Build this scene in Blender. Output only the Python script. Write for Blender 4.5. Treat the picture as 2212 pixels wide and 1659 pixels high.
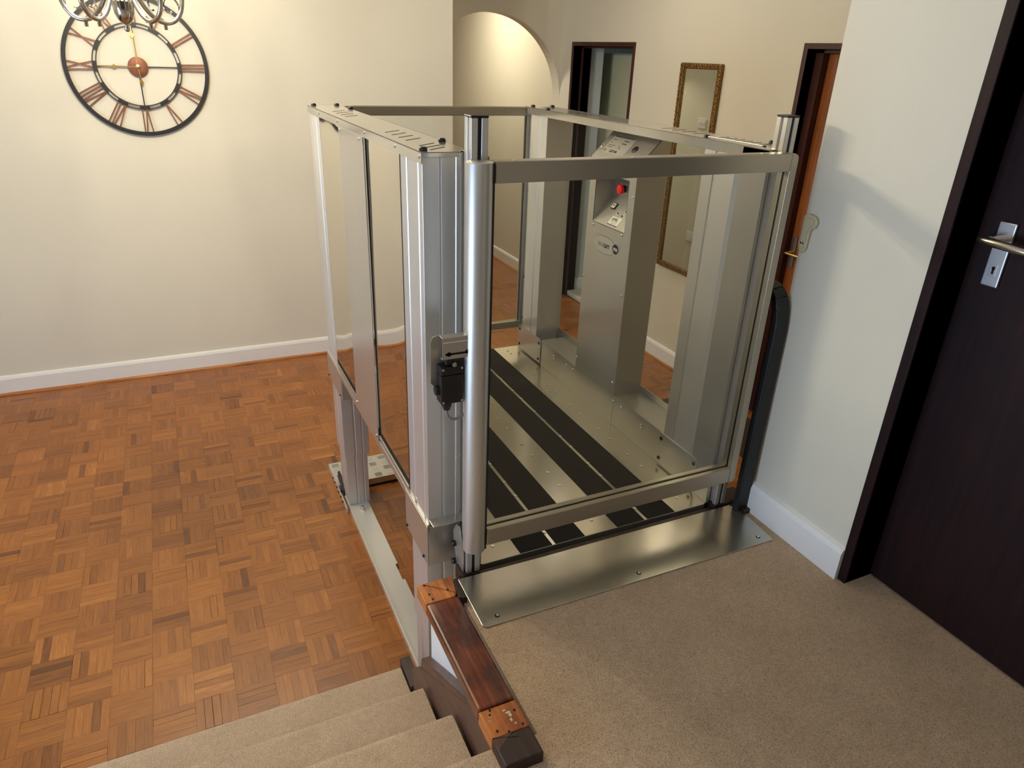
import bpy, bmesh, math, random
from mathutils import Vector, Matrix
random.seed(7)
for o in list(bpy.data.objects): bpy.data.objects.remove(o)
SC = bpy.context.scene
COL = SC.collection

# ------------------------------------------------------------ camera
yaw, pitch, roll = .4509, .4393, .039
cy, sy, cp, sp = math.cos(yaw), math.sin(yaw), math.cos(pitch), math.sin(pitch)
fwd = Vector((sy*cp, cy*cp, -sp)); right = Vector((cy, -sy, 0)); up = right.cross(fwd)
cr, sr = math.cos(roll), math.sin(roll)
r2 = cr*right + sr*up; u2 = -sr*right + cr*up
cam = bpy.data.cameras.new('camera'); camo = bpy.data.objects.new('camera', cam); COL.objects.link(camo)
cam.sensor_fit = 'HORIZONTAL'; cam.sensor_width = 36; cam.lens = 36*1516.6/2212; cam.clip_start = .02
M = Matrix((r2, u2, -fwd)).transposed().to_4x4(); M.translation = Vector((0, 0, 1.35)); camo.matrix_world = M
SC.camera = camo

# ------------------------------------------------------------ world, light, exposure
W = bpy.data.worlds.new('world'); SC.world = W; W.use_nodes = True
W.node_tree.nodes['Background'].inputs[0].default_value = (.62, .74, 1, 1)
W.node_tree.nodes['Background'].inputs[1].default_value = 1.0
def light(name, typ, loc, energy, color, **k):
    l = bpy.data.lights.new(name, typ); l.energy = energy; l.color = color
    for a, v in k.items():
        if a != 'rot': setattr(l, a, v)
    o = bpy.data.objects.new(name, l); COL.objects.link(o); o.location = loc
    if 'rot' in k: o.rotation_euler = k['rot']
    return o
COOL = (.50, .70, 1.0); WARM = (1.0, .90, .69)
# daylight entering through the windows of the left wall
light('window_daylight', 'AREA', (-2.92, 1.0, .35), 70, COOL, rot=(0, -math.pi/2, 0), shape='RECTANGLE', size=1.2, size_y=1.9)
light('landing_fill', 'AREA', (-.3, -1.0, 2.2), 7, (1, .82, .56), rot=(0, 0, 0), size=.5)  # unseen fill light added above the landing
# ceiling light of the passage; unseen area light over the hall
light('passage_lamp', 'AREA', (2.3, 6.6, 2.1), 32, WARM, rot=(0, 0, 0), size=.35)
light('hall_area_light', 'AREA', (2.3, 3.9, 2.12), 4, (1, .9, .75), rot=(0, 0, 0), size=.5)
light('bathroom_window', 'AREA', (4.3, 4.2, .5), 4, COOL, rot=(0, math.pi/2, 0), size=.8)
SC.view_settings.view_transform = 'Standard'; SC.view_settings.look = 'None'
SC.view_settings.exposure = 0.17; SC.view_settings.gamma = 1; SC.view_settings.use_curve_mapping = False
try:
    SC.cycles.max_bounces = 10; SC.cycles.diffuse_bounces = 5; SC.cycles.glossy_bounces = 6
    SC.cycles.transmission_bounces = 8; SC.cycles.transparent_max_bounces = 16
    SC.cycles.sample_clamp_indirect = 6
except Exception: pass

# ------------------------------------------------------------ materials
def srgb(r, g, b):
    f = lambda c: (c/255/12.92) if c/255 <= .04045 else ((c/255+.055)/1.055)**2.4
    return (f(r), f(g), f(b), 1)
class NT:
    def __init__(s, name):
        s.m = bpy.data.materials.new(name); s.m.use_nodes = True; s.t = s.m.node_tree; s.b = s.t.nodes['Principled BSDF']
    def n(s, typ, **k):
        nd = s.t.nodes.new(typ)
        for a, v in k.items():
            if a.startswith('i_'): nd.inputs[a[2:].replace('_', ' ')].default_value = v
            else: setattr(nd, a, v)
        return nd
    def l(s, a, b): s.t.links.new(a, b)
    def coord(s, scale=(1, 1, 1)):
        tc = s.n('ShaderNodeTexCoord'); mp = s.n('ShaderNodeMapping'); mp.inputs['Scale'].default_value = scale
        s.l(tc.outputs['Object'], mp.inputs['Vector']); return mp.outputs['Vector']
    def noise(s, vec, scale, detail=3, rough=.5):
        nn = s.n('ShaderNodeTexNoise'); nn.inputs['Scale'].default_value = scale; nn.inputs['Detail'].default_value = detail
        nn.inputs['Roughness'].default_value = rough; s.l(vec, nn.inputs['Vector']); return nn.outputs['Fac']
    def ramp(s, fac, stops):
        r = s.n('ShaderNodeValToRGB'); s.l(fac, r.inputs[0]); e = r.color_ramp.elements
        e[0].position, e[0].color = stops[0]; e[1].position, e[1].color = stops[-1]
        for p, c in stops[1:-1]: x = e.new(p); x.color = c
        return r.outputs[0]
    def bump(s, fac, strength, dist):
        b = s.n('ShaderNodeBump'); b.inputs['Strength'].default_value = strength; b.inputs['Distance'].default_value = dist
        s.l(fac, b.inputs['Height']); s.l(b.outputs[0], s.b.inputs['Normal'])
    def set(s, **k):
        for a, v in k.items(): s.b.inputs[a.replace('_', ' ')].default_value = v
def plain(name, col, rough=.5, metal=0, vary=.06, nscale=6, bump=0, bscale=80, **k):
    t = NT(name); t.set(Roughness=rough, Metallic=metal, **k); v = t.coord()
    c2 = tuple(max(0, x*(1-vary)) for x in col[:3])+(1,); c3 = tuple(min(1, x*(1+vary)) for x in col[:3])+(1,)
    t.l(t.ramp(t.noise(v, nscale), [(.3, c2), (.7, c3)]), t.b.inputs['Base Color'])
    if bump: t.bump(t.noise(v, bscale, 4), bump, .002)
    return t.m
wall_m = plain('cream_wall_paint', srgb(220, 215, 199), .62, vary=.02, nscale=2, bump=.12, bscale=120)
hall_m = plain('pale_wall_paint', srgb(214, 208, 190), .62, vary=.02, nscale=2, bump=.12, bscale=120)
blue_m = plain('bathroom_wall_paint', srgb(205, 210, 205), .6, vary=.02)
white_m = plain('white_gloss_paint', srgb(232, 230, 226), .35, vary=.02)
ceil_m = plain('ceiling_paint', srgb(235, 231, 222), .8, vary=.01)
dark_m = plain('black_plastic', srgb(22, 22, 22), .45, vary=.1)
rubber_m = plain('black_rubber_strip', srgb(26, 21, 18), .85, vary=.05, nscale=30)
slot_m = plain('dark_recess', srgb(14, 12, 11), .8, vary=0)
brass_m = plain('polished_brass', (.75, .50, .17, 1), .25, 1)
chrome_m = plain('polished_nickel', (.62, .60, .56, 1), .12, 1, vary=.02)
bolt_m = plain('zinc_screw', (.80, .79, .75, 1), .22, 1, vary=.02)
red_m = plain('red_plastic', srgb(235, 35, 30), .3, vary=.03)
label_m = plain('white_sticker', srgb(225, 222, 205), .5, vary=.02)
labelgrey_m = plain('grey_sticker', srgb(165, 160, 148), .45, vary=.02)
ink_m = plain('black_ink', srgb(25, 22, 22), .6, vary=0)
inkgrey_m = plain('grey_ink', srgb(105, 100, 95), .6, vary=0)
paper_m = plain('cream_plastic', srgb(196, 184, 150), .4, vary=.03)
clockblack_m = plain('black_powder_coat', srgb(28, 27, 30), .5, vary=.1)
copper_m = plain('burnished_copper', (.22, .085, .05, 1), .5, .5, vary=.25, nscale=25)
bulb_m = NT('lamp_bulb_glow'); bulb_m.set(Emission_Color=(1, .82, .55, 1), Emission_Strength=14); bulb_m = bulb_m.m

def metal(name, col, rough, met=.75, blot=0.0, streak=None, coat=0.0):
    t = NT(name); t.set(Roughness=rough, Metallic=met); v = t.coord((1, 1, 1))
    t.l(t.ramp(t.noise(v, 3), [(.3, tuple(c*.96 for c in col)+(1,)), (.7, tuple(min(1, c*1.04) for c in col)+(1,))]), t.b.inputs['Base Color'])
    if streak:
        vs = t.coord(streak); nz = t.noise(vs, 30, 4, .6); mr = t.n('ShaderNodeMapRange'); t.l(nz, mr.inputs[0])
        mr.inputs[3].default_value = rough-.07; mr.inputs[4].default_value = rough+.09; t.l(mr.outputs[0], t.b.inputs['Roughness'])
    if blot: t.bump(t.noise(v, 9, 3), blot, .01)
    if coat: t.set(Coat_Weight=coat, Coat_Roughness=.08)
    return t.m
lift_m = metal('silver_lacquered_steel', (.50, .475, .42), .30, .70, coat=.25)
cap_m = metal('glossy_lacquered_cap', (.56, .53, .46), .17, .72, coat=.5)
deck_m = metal('champagne_deck_sheet', (.56, .52, .43), .22, .84, coat=.15)
alu_m = metal('anodised_aluminium', (.66, .64, .60), .34, .62)
tube_m = metal('satin_tube_aluminium', (.64, .62, .57), .42, .80)
rail_m = metal('anodised_gate_profile', (.45, .405, .32), .36, .80)
plate_m = metal('brushed_steel_threshold', (.56, .53, .45), .25, .95, blot=.10)
tread_m = metal('treadplate_aluminium', (.62, .62, .58), .35, .8)

def wood(name, c1, c2, c3, rough=.25, scale=(40, 3, 40), coat=.4, blot=None):
    t = NT(name); t.set(Roughness=rough, Coat_Weight=coat, Coat_Roughness=.12); v = t.coord(scale)
    n1 = t.noise(v, 1.6, 6, .62); col = t.ramp(n1, [(.3, c1), (.52, c2), (.75, c3)])
    if blot:
        v2 = t.coord((1, 1, 1)); r = t.ramp(t.noise(v2, 9, 3), [(.42, (1, 1, 1, 1)), (.62, blot)])
        mx = t.n('ShaderNodeMix', data_type='RGBA', blend_type='MULTIPLY'); mx.inputs[0].default_value = 1
        t.l(col, mx.inputs[6]); t.l(r, mx.inputs[7]); col = mx.outputs[2]
    t.l(col, t.b.inputs['Base Color']); t.bump(n1, .12, .002); return t.m
mahog_m = wood('mahogany_stain', srgb(58, 22, 10), srgb(112, 50, 22), srgb(156, 82, 40), .26, coat=.3, blot=(.42, .36, .34, 1))
raw_m = wood('bare_orange_timber', srgb(134, 72, 28), srgb(184, 106, 42), srgb(214, 142, 64), .5, coat=0, blot=(.6, .5, .42, 1))
black_wood_m = wood('near_black_stain', srgb(28, 14, 10), srgb(46, 25, 18), srgb(66, 38, 27), .45, coat=.08)
darkdoor_m = wood('dark_mahogany_door', srgb(20, 7, 7), srgb(32, 11, 10), srgb(44, 16, 13), .5, (30, 30, 2), coat=.0); darkdoor_m.node_tree.nodes['Principled BSDF'].inputs['Specular IOR Level'].default_value = .22
frame_m = wood('dark_door_frame_stain', srgb(46, 20, 17), srgb(62, 28, 23), srgb(78, 38, 30), .4, (30, 30, 2), coat=.1)
orangedoor_m = wood('varnished_orange_door', srgb(112, 58, 20), srgb(142, 78, 30), srgb(170, 100, 46), .35, (40, 40, 2), coat=.2)
bead_m = wood('quarter_round_pine', srgb(140, 78, 28), srgb(176, 106, 46), srgb(198, 128, 62), .35, (2, 2, 40), coat=.2)
stringer_m = wood('dull_brown_stringer', srgb(58, 36, 28), srgb(84, 56, 44), srgb(108, 74, 58), .38, coat=.1)

def gilt():
    t = NT('carved_gilt_frame'); t.set(Roughness=.42, Metallic=.7); v = t.coord()
    n = t.noise(v, 150, 3, .6)
    t.l(t.ramp(n, [(.36, srgb(62, 42, 20)), (.55, srgb(138, 104, 54)), (.72, srgb(196, 160, 98))]), t.b.inputs['Base Color'])
    t.bump(n, .6, .004); return t.m
gilt_m = gilt()
mirror_m = NT('silvered_mirror'); mirror_m.set(Metallic=1, Roughness=.03); mirror_m.b.inputs['Base Color'].default_value = (.80, .83, .76, 1); mirror_m = mirror_m.m
def wavy():
    """reflective-coated safety glass: clear head-on, mirror-like at a slant"""
    t = NT('reflective_side_glass'); tr = t.n('ShaderNodeBsdfTransparent'); tr.inputs[0].default_value = (.86, .88, .86, 1)
    g = t.n('ShaderNodeBsdfGlossy'); g.inputs[0].default_value = (.80, .77, .70, 1); g.inputs[1].default_value = .03
    bp_ = t.n('ShaderNodeBump'); bp_.inputs['Strength'].default_value = .3; bp_.inputs['Distance'].default_value = .05
    t.l(t.noise(t.coord((1, 1.0, .8)), 2.2, 1, .3), bp_.inputs['Height']); t.l(bp_.outputs[0], g.inputs['Normal'])
    lw = t.n('ShaderNodeLayerWeight'); lw.inputs[0].default_value = .5
    mr = t.n('ShaderNodeMapRange'); mr.inputs[1].default_value = .35; mr.inputs[2].default_value = .70; mr.inputs[3].default_value = .12; mr.inputs[4].default_value = .96
    t.l(lw.outputs['Facing'], mr.inputs[0]); mx = t.n('ShaderNodeMixShader'); t.l(mr.outputs[0], mx.inputs[0])
    t.l(tr.outputs[0], mx.inputs[1]); t.l(g.outputs[0], mx.inputs[2]); t.l(mx.outputs[0], t.t.nodes['Material Output'].inputs[0]); return t.m
sideglass_m = wavy()
def glassm():
    t = NT('clear_glazing'); tr = t.n('ShaderNodeBsdfTransparent'); tr.inputs[0].default_value = (.95, .96, .95, 1)
    g = t.n('ShaderNodeBsdfGlossy'); g.inputs[1].default_value = .03; lw = t.n('ShaderNodeLayerWeight'); lw.inputs[0].default_value = .5
    pw = t.n('ShaderNodeMath', operation='POWER'); t.l(lw.outputs['Facing'], pw.inputs[0]); pw.inputs[1].default_value = 4.0
    fr = t.n('ShaderNodeMath', operation='MULTIPLY_ADD'); t.l(pw.outputs[0], fr.inputs[0]); fr.inputs[1].default_value = .6; fr.inputs[2].default_value = .025
    mx = t.n('ShaderNodeMixShader'); t.l(fr.outputs[0], mx.inputs[0]); t.l(tr.outputs[0], mx.inputs[1]); t.l(g.outputs[0], mx.inputs[2])
    t.l(mx.outputs[0], t.t.nodes['Material Output'].inputs[0]); return t.m
glass_m = glassm()
def parquet_mat():
    t = NT('mosaic_parquet_oak'); t.set(Roughness=.34, Coat_Weight=.15, Coat_Roughness=.2)
    at = t.n('ShaderNodeAttribute', attribute_name='tint'); sep = t.n('ShaderNodeSeparateColor'); t.l(at.outputs['Color'], sep.inputs[0])
    tc = t.n('ShaderNodeTexCoord')
    def nz(sc):
        mp = t.n('ShaderNodeMapping'); mp.inputs['Scale'].default_value = sc; t.l(tc.outputs['Object'], mp.inputs['Vector'])
        return t.noise(mp.outputs[0], 1.0, 5, .65)
    a, b = nz((14, 170, 10)), nz((170, 14, 10))
    mx = t.n('ShaderNodeMix', data_type='FLOAT'); t.l(sep.outputs[2], mx.inputs[0]); t.l(a, mx.inputs[2]); t.l(b, mx.inputs[3])
    ad = t.n('ShaderNodeMath', operation='MULTIPLY_ADD'); t.l(mx.outputs[0], ad.inputs[0]); ad.inputs[1].default_value = .62; t.l(sep.outputs[0], ad.inputs[2])
    col = t.ramp(ad.outputs[0], [(.30, srgb(88, 48, 20)), (.55, srgb(132, 78, 31)), (.82, srgb(162, 100, 42)), (1.0, srgb(192, 132, 66))])
    t.l(col, t.b.inputs['Base Color']); t.bump(mx.outputs[0], .12, .001)
    v2 = t.coord((1, 1, 1)); mr = t.n('ShaderNodeMapRange'); t.l(t.noise(v2, 2.5, 3), mr.inputs[0]); mr.inputs[3].default_value = .26; mr.inputs[4].default_value = .46
    t.l(mr.outputs[0], t.b.inputs['Roughness']); return t.m
parquet_m = parquet_mat()
grout_m = plain('dark_parquet_joint', srgb(48, 26, 14), .8, vary=.1)  # dark brown base colour seen in the joints
def carpet_mat():
    t = NT('beige_cut_pile_carpet'); t.set(Roughness=.95, Sheen_Weight=.25, Sheen_Roughness=.5); v = t.coord()
    n1 = t.noise(v, 300, 3, .75); n2 = t.noise(v, 7, 4, .6); n3 = t.noise(v, 70, 3, .6)
    c1 = t.ramp(n1, [(.30, srgb(116, 86, 62)), (.40, srgb(200, 168, 132)), (.64, srgb(240, 212, 178))])
    c2 = t.ramp(n2, [(.3, (.84, .82, .80, 1)), (.7, (1, 1, 1, 1))])
    c3 = t.ramp(n3, [(.3, (.86, .84, .82, 1)), (.6, (1, 1, 1, 1))])
    m1 = t.n('ShaderNodeMix', data_type='RGBA', blend_type='MULTIPLY'); m1.inputs[0].default_value = 1; t.l(c1, m1.inputs[6]); t.l(c2, m1.inputs[7])
    m2 = t.n('ShaderNodeMix', data_type='RGBA', blend_type='MULTIPLY'); m2.inputs[0].default_value = 1; t.l(m1.outputs[2], m2.inputs[6]); t.l(c3, m2.inputs[7])
    t.l(m2.outputs[2], t.b.inputs['Base Color']); t.bump(n1, .9, .006); return t.m
carpet_m = carpet_mat()

# ------------------------------------------------------------ builders
def vbox(bm, x0, x1, y0, y1, z0, z1):
    vs = [bm.verts.new(p) for p in ((x0,y0,z0),(x1,y0,z0),(x1,y1,z0),(x0,y1,z0),(x0,y0,z1),(x1,y0,z1),(x1,y1,z1),(x0,y1,z1))]
    for f in ((0,3,2,1),(4,5,6,7),(0,1,5,4),(1,2,6,5),(2,3,7,6),(3,0,4,7)): bm.faces.new([vs[i] for i in f])
    return vs
class B:
    """collects shapes given in world coordinates"""
    def __init__(s): s.bm = bmesh.new()
    def box(s, *a):
        x0,x1,y0,y1,z0,z1 = a; vbox(s.bm, min(x0,x1),max(x0,x1),min(y0,y1),max(y0,y1),min(z0,z1),max(z0,z1)); return s
    def prism(s, pts, axis, a, b):
        """extrude polygon pts (2D in the other two axes, in x,y,z order) along axis from a to b"""
        def P(p, t):
            l = list(p); l.insert(axis, t); return l
        v0 = [s.bm.verts.new(P(p, a)) for p in pts]; v1 = [s.bm.verts.new(P(p, b)) for p in pts]; n = len(pts)
        s.bm.faces.new(v0); s.bm.faces.new(v1[::-1])
        for i in range(n): s.bm.faces.new((v0[i], v1[i], v1[(i+1) % n], v0[(i+1) % n]))
        return s
    def tube(s, path, rad, seg=12, closed=False):
        path = [Vector(p) for p in path]; rad = rad if isinstance(rad, (list, tuple)) else [rad]*len(path)
        rings = []; n = len(path); prev = None
        for i, p in enumerate(path):
            if closed: d = path[(i+1) % n]-path[i-1]
            else: d = path[min(i+1, n-1)]-path[max(i-1, 0)]
            d.normalize()
            if prev is None: a = d.orthogonal().normalized()
            else: a = (prev-d*prev.dot(d)).normalized()
            prev = a; b = d.cross(a)
            rings.append([s.bm.verts.new(p+rad[i]*(math.cos(2*math.pi*k/seg)*a+math.sin(2*math.pi*k/seg)*b)) for k in range(seg)])
        m = n if closed else n-1
        for i in range(m):
            A, Bq = rings[i], rings[(i+1) % n]
            for k in range(seg): s.bm.faces.new((A[k], A[(k+1) % seg], Bq[(k+1) % seg], Bq[k]))
        if not closed: s.bm.faces.new(rings[0][::-1]); s.bm.faces.new(rings[-1])
        return s
    def cyl(s, p0, p1, r, seg=20, r1=None): return s.tube([p0, p1], [r, r if r1 is None else r1], seg)
    def lathe(s, c, axis, prof, seg=20):
        """prof: list of (t along axis, radius)"""
        c = Vector(c); ax = Vector(axis).normalized()
        return s.tube([c+ax*t for t, r in prof], [max(r, .0002) for t, r in prof], seg)
    def quad(s, *p): s.bm.faces.new([s.bm.verts.new(q) for q in p]); return s
    def build(s, name, mat, parent=None, bevel=0, smooth=False, seg=2):
        me = bpy.data.meshes.new(name); bmesh.ops.recalc_face_normals(s.bm, faces=s.bm.faces)
        L = worldloc(parent)
        if L.length: bmesh.ops.translate(s.bm, verts=s.bm.verts, vec=-L)
        s.bm.to_mesh(me); s.bm.free(); me.materials.append(mat)
        if smooth:
            for p in me.polygons: p.use_smooth = True
            try: me.set_sharp_from_angle(angle=math.radians(40))
            except Exception: pass
        o = bpy.data.objects.new(name, me); COL.objects.link(o)
        if parent: o.parent = parent
        if bevel:
            md = o.modifiers.new('bevel', 'BEVEL'); md.width = bevel; md.segments = seg; md.limit_method = 'ANGLE'; md.angle_limit = math.radians(40)
        return o
def worldloc(o):
    v = Vector((0, 0, 0))
    while o is not None: v += o.location; o = o.parent
    return v
def tag(o, label=None, cat=None, group=None, kind=None):
    for k, v in (('label', label), ('category', cat), ('group', group), ('kind', kind)):
        if v: o[k] = v
    return o
def thing(name, label, cat, loc, group=None):
    o = bpy.data.objects.new(name, None); COL.objects.link(o); o.location = loc; o.empty_display_size = .05
    return tag(o, label, cat, group)
def struct(o, label=None): return tag(o, label, kind='structure')
def rep(src, offs, parent):
    """copies of a small part at other offsets"""
    for v in offs:
        c = src.copy(); COL.objects.link(c); c.parent = parent; c.location = Vector(src.location)+Vector(v)
def text(body, name, mat, parent, origin, xdir, ydir, size, bold=0, align='LEFT', sx=1.0):
    cu = bpy.data.curves.new(name, 'FONT'); cu.body = body; cu.size = size; cu.extrude = .0002; cu.offset = bold; cu.align_x = align
    t = bpy.data.objects.new(name, cu); COL.objects.link(t); dg = bpy.context.evaluated_depsgraph_get()
    me = bpy.data.meshes.new_from_object(t.evaluated_get(dg)); bpy.data.objects.remove(t)
    X = Vector(xdir).normalized(); Y = Vector(ydir).normalized(); Z = X.cross(Y)
    mm = Matrix((X*sx, Y, Z)).transposed().to_4x4(); mm.translation = Vector(origin)-worldloc(parent)
    me.transform(mm); me.materials.clear(); me.materials.append(mat)
    o = bpy.data.objects.new(name, me); COL.objects.link(o); o.parent = parent; return o

FZ = -.64            # lower floor
XM = 3.036           # wall with the gilt mirror
CZ = 2.25            # ceiling

# ------------------------------------------------------------ room shell
struct(B().box(-3, 5.4, .9, 9.2, FZ-.05, FZ-.006).build('floor', grout_m), 'dark joints below the mosaic parquet of the lower hall')
floor = bpy.data.objects['floor']
# parquet fingers, basket weave, 127 mm squares of five
S = .127; X0 = -.193; Y0 = 2.055; NF = 5
nearest = []; rest = []
for i in range(-13, 27):
    for j in range(-5, 52):
        bx, by = X0+i*S, Y0+j*S
        if bx+S > 3.40 or bx < -2 or by < 1.42: continue
        along_y = (i+j) % 2 == 0; bt = random.gauss(.36, .05)
        for k in range(NF):
            w = S/NF; g = .0002 if random.random() < .93 else .0009
            if along_y: r = (bx+k*w+g, bx+(k+1)*w-g, by+g, by+S-g)
            else: r = (bx+g, bx+S-g, by+k*w+g, by+(k+1)*w-g)
            t = random.gauss(bt, .045)
            if random.random() < .04: t -= .2
            rest.append((r, max(.02, min(.62, t)), 1.0 if along_y else 0.0, FZ+random.uniform(-.0004, .0004)))
def vis(r):
    x, y = (r[0]+r[1])/2, (r[2]+r[3])/2
    d = Vector((x, y, FZ-1.35)); z = d.dot(fwd)
    px, py = 1106+1516.6*d.dot(r2)/z, 829.5-1516.6*d.dot(u2)/z
    return z if (5 < px < 900 and py < 1640 and py < 1659-.32*(px-100)-6) else 99
rest.sort(key=lambda f: vis(f[0]))
def fingers(lst, name, parent):
    bm = bmesh.new(); cl = bm.loops.layers.float_color.new('tint')
    for (x0,x1,y0,y1), t, d, zt in lst:
        z0 = FZ-.006; e = .0008
        low = [bm.verts.new(p) for p in ((x0,y0,z0),(x1,y0,z0),(x1,y1,z0),(x0,y1,z0))]
        top = [bm.verts.new(p) for p in ((x0,y0,zt),(x1,y0,zt),(x1,y1,zt),(x0,y1,zt))]
        fs = [bm.faces.new(top)]
        for a in range(4): b = (a+1) % 4; fs.append(bm.faces.new((low[a], low[b], top[b], top[a])))
        for f in fs:
            for l in f.loops: l[cl] = (t, t, d, 1)
    me = bpy.data.meshes.new(name); bm.to_mesh(me); bm.free(); me.materials.append(parquet_m)
    o = bpy.data.objects.new(name, me); COL.objects.link(o); o.parent = parent; return o
for f in rest[:300]: fingers([f], 'parquet_block', floor)
tag(fingers(rest[300:], 'parquet_blocks', floor), kind='stuff')

struct(B().box(-3.1, 5.4, -3.1, 9.3, CZ, CZ+.06).build('ceiling', ceil_m))
# left wall with window openings
b = B(); b.box(-3.1, -3, -3, 9.2, FZ, -.35).box(-3.1, -3, -3, 9.2, 1.05, CZ).box(-3.1, -3, -3, 0, -.35, 1.05).box(-3.1, -3, 2.6, 9.2, -.35, 1.05)
struct(b.build('wall_left', wall_m))
w = struct(B().box(-3.06, -3.04, 0, 2.6, -.35, 1.05).build('window_1', glass_m)); 
B().box(-3.08, -3.0, 0, 2.6, -.35, -.30).box(-3.08, -3.0, 0, 2.6, 1.0, 1.05).box(-3.08, -3.0, 0, .05, -.3, 1.0).box(-3.08, -3.0, 2.55, 2.6, -.3, 1.0).box(-3.07, -3.01, 1.27, 1.33, -.3, 1.0).build('window_frame', white_m, w)
b = B(); b.box(-3, 2.2, -3.1, -3, FZ, CZ)
struct(b.build('wall_front', wood('dark_wall_for_reflections', srgb(50, 36, 26), srgb(70, 52, 38), srgb(84, 64, 46), .5, (20, 20, 2), coat=0)))  # unseen wall, coloured dark so the metal facing it reflects dark
# clock wall: a thick block up to the arch
YW, XC, YA = 4.773, 1.786, 5.58
struct(B().box(-3, XC, YW, YA+.14, FZ, CZ).build('wall_back', wall_m))
# arch wall
AC, AZ, AR = (XC+XM)/2, 1.013, (XM-XC)/2
pts = [(XC, CZ), (XM, CZ), (XM, AZ)]
for k in range(1, 48): a = math.pi*k/48; pts.append((AC+AR*math.cos(a), AZ+AR*math.sin(a)))
pts.append((XC, AZ))
struct(B().prism(pts, 1, YA, YA+.12).build('wall_arch', hall_m))
# passage beyond the arch
struct(B().box(-3, XM+.2, 9.2, 9.3, FZ, CZ).build('wall_passage', hall_m))
# mirror wall with two door openings
D1a, D1b, D2a, D2b, DZ = 4.545, 5.381, 2.15, 2.96, 1.425
TH = .16
b = B()
for y0, y1 in ((1.44, D2a), (D2b, D1a), (D1b, 9.2)): b.box(XM, XM+TH, y0, y1, FZ, CZ)
for y0, y1 in ((D2a, D2b), (D1a, D1b)): b.box(XM, XM+TH, y0, y1, DZ, CZ)
struct(b.build('wall_right', hall_m))
# rooms behind the doors
struct(B().box(XM+TH, 3.345, 5.43, 5.53, FZ, CZ).box(XM+TH, 4.6, 6.3, 6.4, FZ, CZ).box(4.5, 4.6, 3.4, 6.3, FZ, CZ).box(XM+TH, 4.5, 3.4, 3.5, FZ, CZ).build('wall_bathroom', blue_m))
# landing wall on the right, with its dark door opening
XR = 1.592
LDa, LDb, LDZ = .12, 1.020, 2.02
b = B(); b.box(XR, XR+.14, LDb, 1.443, FZ, CZ).box(XR, XR+.14, -3, LDa, FZ, CZ).box(XR, XR+.14, LDa, LDb, LDZ, CZ).box(XR+.14, XM, 1.30, 1.443, FZ, CZ)
struct(b.build('wall_landing', hall_m))
struct(B().box(XR+.14, XR+.5, -.1, 1.2, -.3, CZ).build('wall_behind_door', slot_m))

# landing slab and white stair-well cheek
LE = 1.45
b = B(); b.box(.475, XR+.13, .942, LE-.003, FZ, -.03).box(-2.4, XR+.13, -3, .925, FZ, -.03)
struct(b.build('wall_stairwell', white_m))
b = B(); b.box(.545, XR+.12, .93, 1.44, -.03, -.004)
b.box(.445, XR+.12, .86, .93, -.03, -.004)
pts = [(-3, -.03), (-3, -.004), (.925, -.004)]
for k in range(1, 7): a = math.pi/2*k/6; pts.append((.925+.018*math.sin(a), -.022+.018*math.cos(a)))
pts += [(.943, -.04), (.925, -.05), (.90, -.03)]
b.prism(pts, 0, -2.4, .444); b.box(.444, XR+.12, -3, .93, -.03, -.0041)
land = struct(b.build('floor_landing', carpet_m), 'beige cut-pile carpet of the upper landing')
# dark timber nosing along the front edge of the landing
struct(B().box(.57, 1.63, 1.464, 1.486, -.05, -.010).box(1.478, 1.63, 1.47, 1.545, -.05, -.001).box(.58, .634, 1.47, 1.53, -.05, -.001).box(1.553, 1.64, 1.40, 1.475, -.02, .012).build('trim_1', black_wood_m, bevel=.003), 'dark timber edge of the landing beside the lift')

# stairs
st = thing('staircase', 'beige carpeted stairs descending beside the timber capping', 'stairs', (-.9, 1.3, FZ))
R_, G_ = .16, .2425
for k in range(1, 4):
    zt = -R_*k; yn = .943+G_*k; y0 = .93+G_*(k-1)
    pts = [(y0, zt-.03), (y0, zt), (yn-.028, zt)]
    for q in range(1, 9): a = math.pi/2*q/8; pts.append((yn-.028+.028*math.sin(a), zt-.028+.028*math.cos(a)))
    pts += [(yn, zt-.035), (yn-.02, zt-.045), (yn-.035, zt-.05), (yn-.035, FZ), (y0, FZ)]
    B().prism(pts, 0, -2.4, .436 if k < 3 else .437).build('carpeted_step', carpet_m, st, smooth=True)
# stringer board
pts = [(.96, -.013), (1.06, -.022), (1.47, -.30), (1.53, -.36), (1.56, -.40), (1.56, FZ), (.93, FZ), (.93, -.013)]
so = B().prism(pts, 0, .446, .462).build('stringer', stringer_m, st, bevel=.003)
B().prism([(.99, -.013), (1.06, -.0135), (1.46, -.255), (1.47, -.30), (1.06, -.035)], 0, .4475, .474).build('stringer_ledge', stringer_m, so, bevel=.003)
B().box(.440, .474, 1.55, 1.675, FZ, -.46).build('stringer_foot', black_wood_m, so, bevel=.002)

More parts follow.
